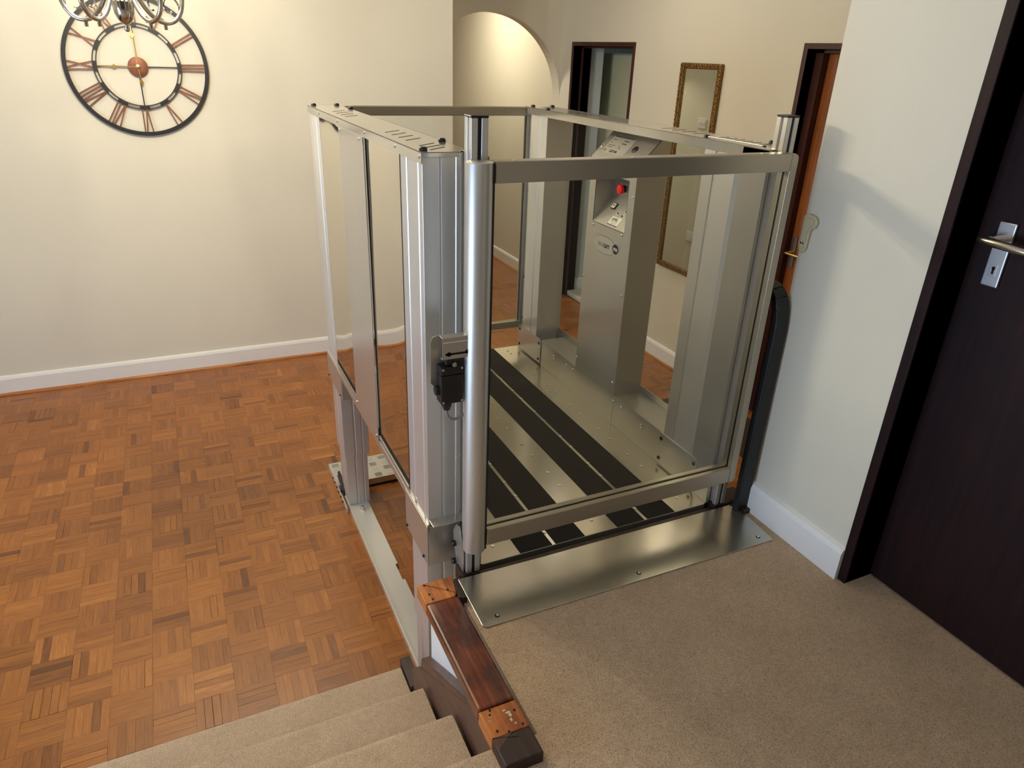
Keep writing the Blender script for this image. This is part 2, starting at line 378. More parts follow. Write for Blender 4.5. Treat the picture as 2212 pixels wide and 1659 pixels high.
# timber capping
cpg = thing('timber_capping', 'stained timber capping on the stairwell edge with bare patches where posts stood', 'capping', (.49, 1.15, 0))
CX0, CX1, CT = .438, .528, .028
B().box(CX0, CX1, 1.012, 1.372, -.012, CT).build('mahogany_length', mahog_m, cpg, bevel=.006)
B().prism([(CX0, 1.373), (CX1-.01, 1.373), (CX1, 1.385), (CX0+.012, 1.452), (CX0, 1.452)], 2, -.012, CT-.001).build('bare_mitre_piece', raw_m, cpg, bevel=.002)
B().prism([(CX1+.001, 1.387), (CX1+.012, 1.453), (CX0+.014, 1.453)], 2, -.012, CT-.002).build('bare_mitre_piece', raw_m, cpg, bevel=.002)
B().prism([(CX1+.002, 1.375), (.5535, 1.368), (.5555, 1.452), (CX1+.014, 1.452)], 2, -.03, .016).build('dark_corner_piece', black_wood_m, cpg, bevel=.002)
B().box(CX0, CX1, .936, 1.010, -.012, CT-.004).build('bare_patch', raw_m, cpg, bevel=.002)
B().box(CX0, CX1, .865, .935, -.012, CT-.003).build('dark_end_piece', black_wood_m, cpg, bevel=.004)
h = B().cyl((CX0+.02, 1.405, CT-.002), (CX0+.02, 1.405, CT+.0006), .0028, 10).build('screw_hole', slot_m, cpg)
rep(h, [(.052, .0, 0), (.003, -.02, 0), (-.002, .038, 0), (-.001, -.455, -.003), (.056, -.42, -.003), (.058, -.46, -.003), (.005, -.40, -.003), (.0, -.412, -.003), (.022, -.466, -.003)], cpg)
b = B()
for px_, py_, w_, l_ in ((.056, .982, .010, .006), (.060, .972, .006, .012), (.058, .960, .004, .010), (.052, .990, .006, .005), (.064, .950, .003, .006), (.018, .988, .006, .004), (.012, .978, .004, .003)):
    b.prism([(CX0+px_, py_), (CX0+px_+w_, py_+.002), (CX0+px_+w_*.8, py_+l_), (CX0+px_-.002, py_+l_*.7)], 2, CT-.005, CT-.0032)
tag(b.build('paint_residue', paper_m, cpg), kind='stuff')
B().prism([(CX0+.002, .936), (CX0+.055, .920), (CX0+.056, .9215), (CX0+.003, .9375)], 2, CT-.005, CT-.0022).build('mitre_crack', slot_m, cpg)
B().prism([(CX0, .934), (CX0+.040, .934), (CX0+.050, .9365), (CX0+.03, .925), (CX0+.004, .905)], 2, CT-.005, CT-.0025).build('worn_wedge', stringer_m, cpg)

# skirtings
def skirt_x(name, x0, x1, y, s, z=FZ, h=.12):      # along X, face towards s*y
    pts = [(y, z), (y+s*.018, z), (y+s*.018, z+h-.02), (y+s*.012, z+h-.006), (y, z+h)]
    struct(B().prism(pts, 0, x0, x1).build(name, white_m))
def skirt_y(name, y0, y1, x, s, z=FZ, h=.12):
    pts = [(x, z), (x+s*.018, z), (x+s*.018, z+h-.02), (x+s*.012, z+h-.006), (x, z+h)]
    struct(B().prism(pts, 1, y0, y1).build(name, white_m))
skirt_x('baseboard_back', -3, XC+.018, YW, -1)
skirt_y('baseboard_return', YW, 9.2, XC, 1)
for y0, y1 in ((1.46, D2a-.03), (D2b+.03, D1a-.03), (D1b+.03, 9.2)): skirt_y('baseboard_right', y0, y1, XM, -1)
skirt_y('baseboard_landing', 1.046, 1.425, XR, -1, -.004, .108)
skirt_x('baseboard_bathroom', XM+TH, 3.345, 5.43, -1, FZ, .14)
def bead(name, p, a, b, axis, s):
    pts = [(0, 0)]+[(s*.014*math.cos(math.pi/2*k/5), .014*math.sin(math.pi/2*k/5)) for k in range(6)]
    pts = [(p+u, FZ+v) for u, v in pts]
    struct(B().prism(pts, axis, a, b).build(name, bead_m), 'orange timber quarter-round bead')
bead('trim_2', YW-.018, -3, XC+.018, 0, -1)
for n_, (y0, y1) in zip(('trim_3', 'trim_4', 'trim_5'), ((1.46, D2a-.03), (D2b+.03, D1a-.03), (D1b+.03, 9.2))): bead(n_, XM-.018, y0, y1, 1, -1)

# ------------------------------------------------------------ doors
def door_frame(name, x, y0, y1, zt, depth, mat, z0=FZ, face=.028, proud=.006):
    o = B().box(x-proud, x+depth, y0-face, y0, z0, zt+face).box(x-proud, x+depth, y1, y1+face, z0, zt+face).box(x-proud, x+depth, y0, y1, zt, zt+face).build(name, mat, bevel=.002)
    return struct(o)
d1 = door_frame('door_1', XM, D1a, D1b, DZ, TH+.006, frame_m)
B().box(XM+.07, XM+.085, D1b-.012, D1b, FZ, DZ).box(XM+.07, XM+.085, D1a, D1a+.012, FZ, DZ).box(XM+.07, XM+.085, D1a, D1b, DZ-.014, DZ).build('door_stop', frame_m, d1)
d2 = door_frame('door_2', XM, D2a, D2b, DZ, TH, frame_m)
B().box(XM+.06, XM+.11, D2b-.05, D2b, FZ, DZ).box(XM+.06, XM+.11, D2a, D2b, DZ-.016, DZ).build('door_stop', frame_m, d2)
B().box(XM+.10, XM+.14, D2a, D2b-.05, FZ+.01, DZ-.016).build('door_leaf', orangedoor_m, d2, bevel=.002)
h = B().box(XM+.094, XM+.10, 2.862, 2.897, .30, .475).build('handle_backplate', metal('dull_steel_backplate', (.25, .26, .28), .3, .9), d2, bevel=.001)
B().cyl((XM+.096, 2.88, .385), (XM+.05, 2.88, .385), .009, 12).tube([(XM+.05, 2.885, .385), (XM+.048, 2.85, .385), (XM+.052, 2.78, .383)], .008, 10).build('brass_lever', brass_m, h, smooth=True)
# pale door leaf seen inside the bathroom
B().box(3.50, 3.54, 4.90, 5.69, FZ+.01, 1.385).build('inner_door_leaf', plain('pale_green_door_paint', srgb(196, 196, 165), .45, vary=.02), d1, bevel=.002)

d3 = door_frame('door_3', XR, LDa, LDb, LDZ, .14, darkdoor_m, -.004, .028, .006)
lf = B().box(XR+.095, XR+.135, LDa, LDb, .004, LDZ).build('door_leaf', darkdoor_m, d3, bevel=.002)
DX = XR+.095
blue_alu = metal('satin_aluminium_furniture', (.72, .74, .78), .28, .9)
h = B().box(DX-.008, DX, .935, .975, .900, 1.048).build('handle_backplate', blue_alu, d3, bevel=.003)
pts = []
B().cyl((DX-.006, .958, 1.008), (DX-.05, .958, 1.008), .011, 16).tube([(DX-.048, .985, 1.008), (DX-.052, .97, 1.008), (DX-.055, .93, 1.007), (DX-.055, .86, 1.003), (DX-.05, .84, 1.0)], [.006, .010, .010, .009, .007], 12).build('lever_handle', metal('worn_lever_metal', (.45, .40, .32), .25, .95), h, smooth=True)
B().box(DX-.0095, DX-.008, .946, .962, .925, .953).build('keyhole_surround', blue_alu, h, bevel=.001)
B().cyl((DX-.0101, .954, .944), (DX-.0096, .954, .944), .0042, 12).box(DX-.0101, DX-.0096, .9515, .9565, .930, .943).build('keyhole', slot_m, h)

# ------------------------------------------------------------ platform lift
LX0, LX1 = .517, 1.598        # outer faces
Y1, Y2 = 1.585, 2.987         # cap ends
CAPZ = 1.142
lift = thing('platform_lift', 'silver vertical platform lift with glazed sides standing between landing and hall', 'lift', (1.05, 2.2, FZ))
deck = B().prism([(.640, 1.513), (.643, 1.499), (.655, 1.495), (1.460, 1.495), (1.470, 1.50), (1.474, 1.51), (1.474, 3.0), (.640, 3.0)], 2, -.035, 0).build('platform_deck', deck_m, lift, bevel=.0015)
for a, b_ in ((.775, .882), (.895, .997), (1.117, 1.219), (1.232, 1.339)):
    B().box(a, b_, 1.4965, 2.999, .0001, .0016).build('anti_slip_strip', rubber_m, deck)
rv = B().lathe((1.397, 2.738, 0), (0, 0, 1), [(0, .0058), (.0018, .0056), (.0024, .004), (.0012, .0022), (.0008, .0003)], 10).build('rivet', bolt_m, deck, smooth=True)
ys = [2.95, 2.91, 2.652, 2.521, 2.435, 2.304, 2.217, 2.080, 1.993, 1.866, 1.776, 1.65, 1.56]
rep(rv, [(0, y-2.738, 0) for y in ys], deck)
for x in (1.2255, 1.059, .8885, .712): rep(rv, [(x-1.397, y-2.738, 0) for y in [2.738]+ys], deck)

def side(s):
    X = (lambda u: LX0+u) if s < 0 else (lambda u: LX1-u)
    # top cap
    poly = [(X(0), Y1), (X(.093), Y1), (X(.108), Y1+.025), (X(.112), 1.495), (X(.13), 1.495), (X(.13), Y2), (X(0), Y2)]
    if s > 0: poly = [(X(0), 1.60), (X(.055), 1.60), (X(.085), 1.53), (X(.095), 1.495), (X(.13), 1.495), (X(.13), Y2), (X(0), Y2)]
    cap = B().prism(poly, 2, CAPZ-.003, CAPZ).box(X(0), X(.003), Y1, Y2, CAPZ-.026, CAPZ).box(X(.127), X(.13), 1.495, Y2, CAPZ-.03, CAPZ).box(X(0.003), X(.093), Y1, Y1+.002, CAPZ-.012, CAPZ).build('side_cap', cap_m, lift, bevel=.0012)
    sl = [2.715-.066*k for k in range(4)]+[2.03-.063*k for k in range(4)]+[1.730, 1.690, 1.652]
    if s > 0: sl = [2.69-.05*k for k in range(4)]+[2.05-.055*k for k in range(4)]+[1.78-.035*k for k in range(6)]
    v = None
    for y in sl:
        q = B().prism([(X(.033), y-.028), (X(.035), y-.032), (X(.088), y+.016), (X(.086), y+.020)] if s < 0 else [(X(.03), y-.004), (X(.03), y), (X(.085), y+.0), (X(.085), y-.004)], 2, CAPZ, CAPZ+.0005).build('vent_slot', slot_m, cap)
    bl = [(.019, 3.0-.04), (.110, 2.97), (.125, 2.80), (.118, 1.775), (.014, 1.612)]
    q = None
    for u, y in bl:
        B().lathe((X(u), y, CAPZ), (0, 0, 1), [(0, .010), (.005, .010), (.0085, .007), (.009, .001)], 14).build('black_cap_screw', dark_m, cap, smooth=True)
    for y in (2.766, 2.46, 2.104, 1.796, 1.60):
        B().lathe((X(0), y, CAPZ-.012), (s, 0, 0), [(0, .004), (.002, .0038), (.003, .001)], 8).build('lip_screw', bolt_m, cap, smooth=True)
    # mast columns with shallow profile grooves
    def colpoly(u0, u1, ya, yb, ch):
        f = 1 if yb > ya else -1      # ya = gate side, yb = glass side
        L = abs(yb-ya); Y = lambda t: ya+f*t
        P = [(u0, Y(0)), (u0+.040, Y(0)), (u0+.042, Y(.003)), (u0+.045, Y(.003)), (u0+.047, Y(0)), (u1-.045, Y(0)), (u1-.043, Y(-.003)), (u1-.032, Y(-.003)), (u1-.030, Y(.004)), (u1-.012, Y(.016)),
             (u1, Y(.030)), (u1, Y(L-.065)), (u1-.003, Y(L-.062)), (u1-.003, Y(L-.052)), (u1, Y(L-.049)), (u1, Y(L)), (u0, Y(L)),
             (u0, Y(L-.045)), (u0+.003, Y(L-.048)), (u0+.003, Y(L-.062)), (u0, Y(L-.065)), (u0, Y(.035)), (u0+.002, Y(.032)), (u0+.002, Y(.028)), (u0, Y(.025))]
        return [(X(u), y) for u, y in P]
    cols = []
    B().prism(colpoly(.003, .129, 1.589, 1.762, 1), 2, .09, CAPZ-.004).build('mast_column', alu_m, lift, bevel=.0006, seg=1)
    B().prism(colpoly(.003, .129, 2.972, 2.790, 1), 2, .09, CAPZ-.004).build('mast_column', alu_m, lift, bevel=.0006, seg=1)
    # telescopic stages
    def stage(u0, u1, ya, yb, z0, z1):
        P = []
        m = (u0+u1)/2
        P = [(u0, ya), (m-.010, ya), (m-.008, ya+.002), (m-.004, ya+.002), (m-.002, ya), (m+.024, ya), (m+.026, ya+.003), (m+.029, ya+.003), (m+.031, ya), (u1, ya), (u1, yb), (u0, yb), (u0, (ya+yb)/2+.01), (u0+.002, (ya+yb)/2+.008), (u0+.002, (ya+yb)/2-.004), (u0, (ya+yb)/2-.006)]
        B().prism([(X(u), y) for u, y in P], 2, z0, z1).build('telescopic_mast_stage', alu_m, lift, bevel=.0006, seg=1)
    stage(.006, .120, 2.800, 2.962, -.346, .1)
    stage(.013, .112, 2.815, 2.950, FZ+.02, -.34)
    stage(.006, .120, 1.620, 1.765, -.36, .1)
    stage(.010, .108, 1.630, 1.755, FZ+.02, -.355)
    # lower beam and collars
    B().box(X(-.002), X(.004), Y1, Y2, .088, .114).box(X(.004), X(.126), 1.60, 2.97, .088, .092).build('lower_beam', lift_m, lift, bevel=.0008)
    for ya, yb, zz in ((Y1, 1.80, -.032), (2.71, Y2, -.012)):
        ca = B().box(X(-.003), X(0), ya, yb, zz, .108).box(X(0), X(.09), ya if ya < 2 else yb-.003, (ya+.003) if ya < 2 else yb, zz, .108).box(X(0), X(.09), yb-.003 if ya < 2 else ya, yb if ya < 2 else ya+.003, zz, .088).build('mast_collar', lift_m, lift, bevel=.002)
        for y, z in ((ya+.035, zz+.012), (yb-.015, zz+.012)): B().lathe((X(-.003), y, z), (s, 0, 0), [(0, .005), (.004, .0048), (.005, .001)], 8).build('collar_screw', dark_m, ca)
    for ya, yb in ((1.762, 1.7675), (2.108, 2.1125), (2.4295, 2.4335)): B().box(X(.0022), X(.006), ya, yb, .13, CAPZ-.02).build('panel_gap_shade', dark_m, lift)  # black strips painting the shade in the gaps beside the glass
    # glazing towards the hall
    gm = sideglass_m if s < 0 else glass_m
    for ya, yb in ((1.768, 2.108), (2.434, 2.786)):
        u0, u1 = (.004, .008) if s < 0 else (.001, .005)
        B().box(X(u0), X(u1), ya, yb, .128, CAPZ-.006).build('side_glass', gm, lift)
        B().box(X(-.001), X(.003), ya, yb, .122, .136).box(X(.003), X(.006), ya, yb, .114, .124).build('glazing_bead', lift_m, lift, bevel=.0008)
    # inner ledge and skirt
    B().box(X(.129), X(.126), 1.55, 2.73, .0, .13).box(X(.004), X(.13), 1.55, 2.73, .127, .13).box(X(.004), X(.008), 1.77, 2.79, .13, .155).build('inner_skirt', lift_m, lift, bevel=.001)
    for ya, yb in ((1.565, 1.785), (2.732, 2.976)):
        sk = B().prism([(ya+.01, .008), (yb-.01, .008), (yb, .018), (yb, .122), (yb-.01, .130), (ya+.012, .130), (ya, .118), (ya, .018)], 0, X(.130), X(.1335)).build('skirt_end_plate', lift_m, lift, bevel=.0008)
        for y in (ya+.016, yb-.018):
            for z in (.028, .108): B().lathe((X(.1335), y, z), (-s, 0, 0), [(0, .007), (.003, .0065), (.004, .002)], 12).build('black_button_bolt', dark_m, sk, smooth=True)
    B().box(X(.118), X(.130), 1.497, 1.60, .0, CAPZ-.003).build('gate_side_flange', lift_m, lift, bevel=.001)
    # base channel on the floor
    P = [(X(.014), 1.60), (X(.104), 1.60), (X(.104), 2.22), (X(.094), 2.22), (X(.094), 2.325), (X(.104), 2.325), (X(.104), 2.96), (X(.014), 2.96)]
    B().prism(P, 2, FZ+.015, FZ+.02).box(X(.010), X(.014), 1.60, 2.96, FZ, FZ+.024).build('base_channel', metal('pale_grey_base_channel' , (.66, .65, .60), .3, .35), lift, bevel=.0015)
    B().cyl((X(.062), 2.755, FZ+.02), (X(.062), 2.755, FZ+.042), .0075, 12).cyl((X(.062), 2.755, FZ+.02), (X(.062), 2.755, FZ+.03), .011, 6).build('anchor_bolt', bolt_m, lift, smooth=False)
side(-1); side(1)
B().box(1.474, 1.485, 1.53, 1.765, CAPZ+.001, CAPZ+.006).box(1.474, 1.485, 1.53, 1.536, CAPZ-.02, CAPZ+.006).build('cap_end_bracket', bolt_m, lift, bevel=.001)
# middle cover panel on the hall side of the left wall
bp = B().box(.5135, .5165, 2.112, 2.430, .104, 1.117).box(.5125, .5135, 2.112, 2.430, 1.098, 1.118).build('outer_cover_panel', lift_m, lift, bevel=.001)
for y, z in ((2.411, 1.108), (2.154, 1.108), (2.411, .125), (2.13, .125)): B().lathe((.5125, y, z), (-1, 0, 0), [(0, .0045), (.002, .004), (.003, .001)], 8).build('panel_screw', bolt_m, bp, smooth=True)
B().box(.6435, .6465, 2.10, 2.42, .13, 1.11).build('inner_cover_panel', lift_m, lift, bevel=.001)

# control column on the right wall
NX = 1.468; KY0, KY1 = 2.097, 2.407
ny0, ny1, nz0, nz1 = 2.140, 2.363, .771, .957
f = .0015
b = B()
b.box(NX, NX+f, KY0, KY1, .0, nz0).box(NX, NX+f, KY0, KY1, nz1, 1.012).box(NX, NX+f, KY0, ny0, nz0, nz1).box(NX, NX+f, ny1, KY1, nz0, nz1)
b.prism([(NX, 1.012), (NX+.126, 1.138), (NX+.126, .0), (NX+f, .0), (NX+f, 1.012)], 1, KY0, KY0+f)
b.prism([(NX, 1.012), (NX+.126, 1.138), (NX+.126, .0), (NX+f, .0), (NX+f, 1.012)], 1, KY1-f, KY1)
b.prism([(NX, 1.012), (NX+.105, 1.117), (NX+.105, 1.114), (NX+.003, 1.012)], 1, KY0, KY1)
b.box(NX+.09, NX+.105, KY0, KY1, 1.114, 1.117)
cc = b.build('control_column', lift_m, lift)
NB = NX+.085; zs = .868
b = B(); b.box(NB, NB+.001, ny0, ny1, zs, nz1+.03)                                # back of niche
b.prism([(NX, nz0), (NB, zs), (NB, zs-.002), (NX, nz0-.002)], 1, ny0, ny1)        # sloped desk
b.prism([(NX, nz0), (NB, zs), (NB, nz1), (NX, nz1)], 1, ny1, ny1+.001)
b.prism([(NX, nz0), (NB, zs), (NB, nz1), (NX, nz1)], 1, ny0-.001, ny0)
b.box(NX+f, NB, ny0, ny1, nz1, nz1+.001)
niche = b.build('control_niche', lift_m, lift)
B().lathe((NB, 2.262, .905), (-1, 0, 0), [(0, .017), (.006, .017), (.007, .013), (.028, .013)], 20).build('emergency_stop_collar', labelgrey_m, niche, smooth=True)
B().lathe((NB-.020, 2.262, .905), (-1, 0, 0), [(0, .0148), (.008, .0148)], 20).build('emergency_stop_ring', dark_m, niche, smooth=True)
es = B().lathe((NB-.028, 2.262, .905), (-1, 0, 0), [(0, .012), (.006, .019), (.012, .0195), (.017, .016), (.019, .008), (.0195, .001)], 24).build('emergency_stop_button', red_m, niche, smooth=True)
sx = Vector((NB-NX, 0, zs-nz0)).normalized(); sn = Vector((-sx.z, 0, sx.x))
def desk(t, y, h=0): return Vector((NX, y, nz0))+sx*t+sn*h
def slab(t0, t1, y0, y1, h0, h1, name, mat, par, bevel=.001):
    b = B(); vs = [b.bm.verts.new(desk(t, y, h)) for h in (h0, h1) for t, y in ((t0, y0), (t1, y0), (t1, y1), (t0, y1))]
    for q in ((0,3,2,1),(4,5,6,7),(0,1,5,4),(1,2,6,5),(2,3,7,6),(3,0,4,7)): b.bm.faces.new([vs[i] for i in q])
    return b.build(name, mat, par, bevel=bevel)
slab(.070, .098, 2.288, 2.318, 0, .004, 'arrow_button_bezel', dark_m, niche, .003)
slab(.074, .094, 2.293, 2.313, .004, .006, 'arrow_button', label_m, niche, .002)
b = B(); vs = [b.bm.verts.new(desk(t, y, .0065)) for t, y in ((.079, 2.303), (.089, 2.297), (.089, 2.309))]; b.bm.faces.new(vs); b.build('arrow_symbol', ink_m, niche)
for t, y in ((.062, 2.252), (.078, 2.214), (.056, 2.218)):
    c = desk(t, y); B().lathe(c, sn, [(0, .0085), (.0012, .0085), (.0014, .007), (.0008, .0062)], 16).build('indicator_ring', label_m, niche, smooth=True)
    B().lathe(c, sn, [(0, .0055), (.0022, .0052), (.003, .001)], 12).build('indicator_lamp', plain('dark_red_lens', srgb(80, 25, 22), .2, vary=.05), niche, smooth=True)
stk = slab(.008, .046, 2.205, 2.270, 0, .0006, 'level_sticker', label_m, niche, 0)
text('LEVEL', 'sticker_lettering', ink_m, niche, desk(.030, 2.262, .0008), (0, -1, 0), sx, .015, .0004)
for t, y0, y1 in ((.025, 2.215, 2.262), (.020, 2.220, 2.255), (.016, 2.222, 2.252)): slab(t, t+.001, y0, y1, .0006, .0009, 'sticker_print_line', inkgrey_m, niche, 0)
slab(.008, .0125, 2.205, 2.270, .0006, .001, 'sticker_dark_band', inkgrey_m, niche, 0)
# rating label on the sloped head of the column
tx = Vector((1, 0, 1)).normalized(); tn = Vector((-1, 0, 1)).normalized()
def head(t, y, h=0): return Vector((NX, y, 1.012))+tx*t+tn*h
def hslab(t0, t1, y0, y1, h0, h1, name, mat, par, bevel=0):
    b = B(); vs = [b.bm.verts.new(head(t, y, h)) for h in (h0, h1) for t, y in ((t0, y0), (t1, y0), (t1, y1), (t0, y1))]
    for q in ((0,3,2,1),(4,5,6,7),(0,1,5,4),(1,2,6,5),(2,3,7,6),(3,0,4,7)): b.bm.faces.new([vs[i] for i in q])
    return b.build(name, mat, par, bevel=bevel)
rl = hslab(.022, .112, 2.225, 2.372, 0, .0006, 'rating_label', labelgrey_m, cc, .0)
for t, y0, y1, wd in ((.100, 2.236, 2.364, .003), (.085, 2.335, 2.362, .002), (.085, 2.255, 2.288, .003), (.072, 2.350, 2.363, .002), (.072, 2.258, 2.290, .003), (.059, 2.318, 2.364, .002), (.059, 2.285, 2.298, .002), (.051, 2.330, 2.364, .002), (.051, 2.275, 2.292, .002)):
    hslab(t, t+wd, y0, y1, .0006, .0008, 'label_print_line', ink_m, cc)
text('CE', 'label_lettering', ink_m, cc, head(.030, 2.366, .0008), (0, -1, 0), tx, .013, .0002)
text('LIFT M4', 'label_lettering', ink_m, cc, head(.029, 2.325, .0008), (0, -1, 0), tx, .014, .0005)
B().lathe(head(.062, 2.190), tn, [(0, .014), (.002, .014), (.004, .009), (.004, .001)], 20).build('key_switch', dark_m, cc, smooth=True)
for y, z in ((2.108, .905), (2.147, .967+.012), (2.356, .759-.002), (2.153, .760), (2.398, .540), (2.114, .542), (2.398, .178), (2.114, .180), (2.395, .93), (2.48, .105), (2.423, .109), (2.092, .108), (2.037, .107), (1.895, .099), (1.895, .085), (2.60, .1), (2.60, .085)):
    B().lathe((NX-.0005, y, z), (-1, 0, 0), [(0, .0045), (.002, .0042), (.0035, .0025), (.0037, .0003)], 10).build('dome_rivet', bolt_m, cc, smooth=True)
for t, y in ((.045, 2.395), (.042, 2.112)): B().lathe(head(t, y), tn, [(0, .0045), (.002, .0042), (.0035, .0015)], 10).build('dome_rivet', bolt_m, cc, smooth=True)
# oval maker's badge
def ell(x, cyy, cz, ry, rz, th, name, mat, n=48):
    pts = [(cyy+ry*math.cos(2*math.pi*k/n), cz+rz*math.sin(2*math.pi*k/n)) for k in range(n)]
    return B().prism(pts, 0, x, x-th).build(name, mat, cc)
ell(NX, 2.266, .697, .082, .0345, .0004, 'badge_outline', ink_m); ell(NX-.0004, 2.266, .697, .0808, .0335, .0003, 'oval_badge', labelgrey_m)
ell(NX-.0006, 2.186, .699, .024, .0215, .0003, 'badge_halo', labelgrey_m)
ell(NX-.0008, 2.186, .699, .020, .0185, .0004, 'round_model_badge', ink_m)
text('TECH', 'badge_lettering', inkgrey_m, cc, (NX-.0010, 2.312, .689), (0, -1, 0), (0, 0, 1), .019)
text('LIFT', 'badge_lettering', ink_m, cc, (NX-.0010, 2.266, .688), (0, -1, 0), (0, 0, 1), .021, .0006)
text('M4', 'badge_lettering', label_m, cc, (NX-.0014, 2.1985, .691), (0, -1, 0), (0, 0, 1), .020, .0003)

# exit gate at the hall end
XG0, XG1 = .662, 1.480
eg = B().box(XG0, XG1, 2.992, 3.022, 1.103, 1.140).box(XG0, XG1, 2.992, 3.022, .102, .138).box(XG0, XG0+.03, 2.992, 3.022, .138, 1.103).box(XG1-.008, XG1+.006, 2.990, 3.024, .10, 1.142).build('exit_gate', rail_m, lift, bevel=.003)
B().box(XG0+.03, XG1-.008, 3.004, 3.010, .138, 1.103).build('gate_glass', glass_m, eg)
B().box(XG1-.0105, XG1-.008, 2.996, 3.010, .138, 1.103).box(XG0+.03, XG1-.008, 2.998, 3.001, 1.138, 1.1405).build('glazing_gasket', dark_m, eg)
B().box(1.487, 1.512, 2.965, 3.02, -.03, 1.138).build('exit_gate_post', alu_m, lift, bevel=.002)
hp = B().box(1.4835, 1.4865, 2.955, 2.985, .13, .39).build('gate_hinge_plate', lift_m, lift, bevel=.001)
for z in (.37, .16): B().lathe((1.4835, 2.97, z), (-1, 0, 0), [(0, .006), (.003, .0055), (.004, .001)], 10).build('hinge_bolt', dark_m, hp, smooth=True)

# loading ramp at the hall end
rp = thing('loading_ramp', 'aluminium treadplate ramp on the parquet at the far end of the lift', 'ramp', (1.05, 3.08, FZ))
RY0, RY1 = 2.965, 3.205
ro = B().prism([(RY0, FZ+.002), (RY0, FZ+.045), (RY1, FZ+.030), (RY1, FZ+.002)], 0, .512, 1.60).build('ramp_plate', tread_m, rp, bevel=.001)
b = B()
def rz(y): return FZ+.045-(y-RY0)/(RY1-RY0)*.015
for i in range(18):
    for j in range(4):
        cx_, cy_ = .54+i*.06, RY0+.03+j*.058; a = (i+j) % 2
        for k in range(4):
            o_ = (k-1.5)*.0085
            if a: x0, x1, y0, y1 = cx_-.017, cx_+.017, cy_+o_-.0011, cy_+o_+.0011
            else: x0, x1, y0, y1 = cx_+o_-.0013, cx_+o_+.0013, cy_-.018, cy_+.018
            vbox(b.bm, x0, x1, y0, y1, rz(cy_)-.004, rz(cy_)+.003)
        if j == 0:
            for k in range(4):
                vbox(b.bm, cx_-.012+k*.008, cx_-.009+k*.008, RY0-.0014, RY0+.002, FZ+.008, FZ+.036)
tag(b.build('raised_treads', tread_m, rp), kind='stuff')
B().box(.512, 1.60, RY0-.002, RY0, FZ+.002, FZ+.012).build('rubber_edge', dark_m, rp)
B().prism([(2.90, FZ+.02), (3.02, FZ+.046), (3.02, FZ+.09), (3.0, FZ+.105), (2.97, FZ+.10), (2.90, FZ+.05)], 0, .522, .531).build('side_buffer', dark_m, rp, bevel=.003)
for k in range(6): B().lathe((.5105, 2.86+k*.045, FZ+.018), (-1, 0, 0), [(0, .006), (.004, .0055), (.005, .001)], 8).build('side_knob', dark_m, rp)
B().box(.5105, .515, 2.78, 3.2, FZ+.002, FZ+.03).build('side_hinge_strip', alu_m, rp, bevel=.001)

# threshold plate
tp = thing('threshold_plate', 'brushed steel threshold plate screwed to the carpeted landing edge', 'plate', (1.05, 1.36, 0))
B().prism([(.557, 1.272), (.563, 1.264), (.571, 1.2615), (1.535, 1.256), (1.541, 1.262), (1.551, 1.40), (1.553, 1.448), (.562, 1.462)], 2, -.0035, 0).build('steel_sheet', plate_m, tp, bevel=.0008)
B().box(.565, 1.55, 1.448, 1.462, -.030, -.004).build('turned_down_lip', plate_m, tp)
for x, y in ((.607, 1.289), (1.055, 1.286), (1.504, 1.284)):
    B().lathe((x, y, 0), (0, 0, 1), [(0, .0068), (.0005, .0068), (.0007, .003)], 14).build('countersunk_screw', slot_m, tp, smooth=True)
    B().lathe((x+.0015, y+.001, .0003), (0, 0, 1), [(0, .0045), (.0014, .004), (.0018, .001)], 10).build('screw_head', bolt_m, tp, smooth=True)

# ------------------------------------------------------------ landing gate on two posts
lg = thing('landing_gate', 'glazed aluminium landing gate with round hinge tube between two slotted posts', 'gate', (1.05, 1.48, 0))
GT, GB = 1.138, .104
GY0, GY1 = 1.428, 1.471; RB = .121; RT = .173
def post(x0, y0, z1):
    g, d, w = .0045, .007, .04; c = w/2
    P = [(0,0),(c-g,0),(c-g,d),(c+g,d),(c+g,0),(w,0),(w,c-g),(w-d,c-g),(w-d,c+g),(w,c+g),(w,w),(c+g,w),(c+g,w-d),(c-g,w-d),(c-g,w),(0,w),(0,c+g),(d,c+g),(d,c-g),(0,c-g)]
    p = B().prism([(x0+a, y0+b_) for a, b_ in P], 2, .0, z1).build('slotted_post', alu_m, lg, bevel=.0008, seg=1)
    B().box(x0+c-g, x0+c+g, y0+.004, y0+d, .0, z1).build('slot_insert', dark_m, p)
    B().box(x0-.001, x0+w+.001, y0-.001, y0+w+.001, z1, z1+.005).build('post_cap', dark_m, p, bevel=.002)
    return p
post(.594, 1.475, 1.224); post(1.489, 1.475, 1.224)
# round hinge tube
prof = [(GB, .001), (GB+.0001, .029), (GB+.002, .031), (GT-.003, .031), (GT-.001, .0305), (GT, .029), (GT+.0001, .001)]
b = B(); b.lathe((.605, 1.452, 0), (0, 0, 1), prof, 40)
b.build('hinge_tube', tube_m, lg, smooth=True)
B().box(.626, .6335, 1.432, 1.464, GB+.004, GT-.004).build('tube_gap_shade', dark_m, lg)  # black strip painting the dark gap between tube and rails
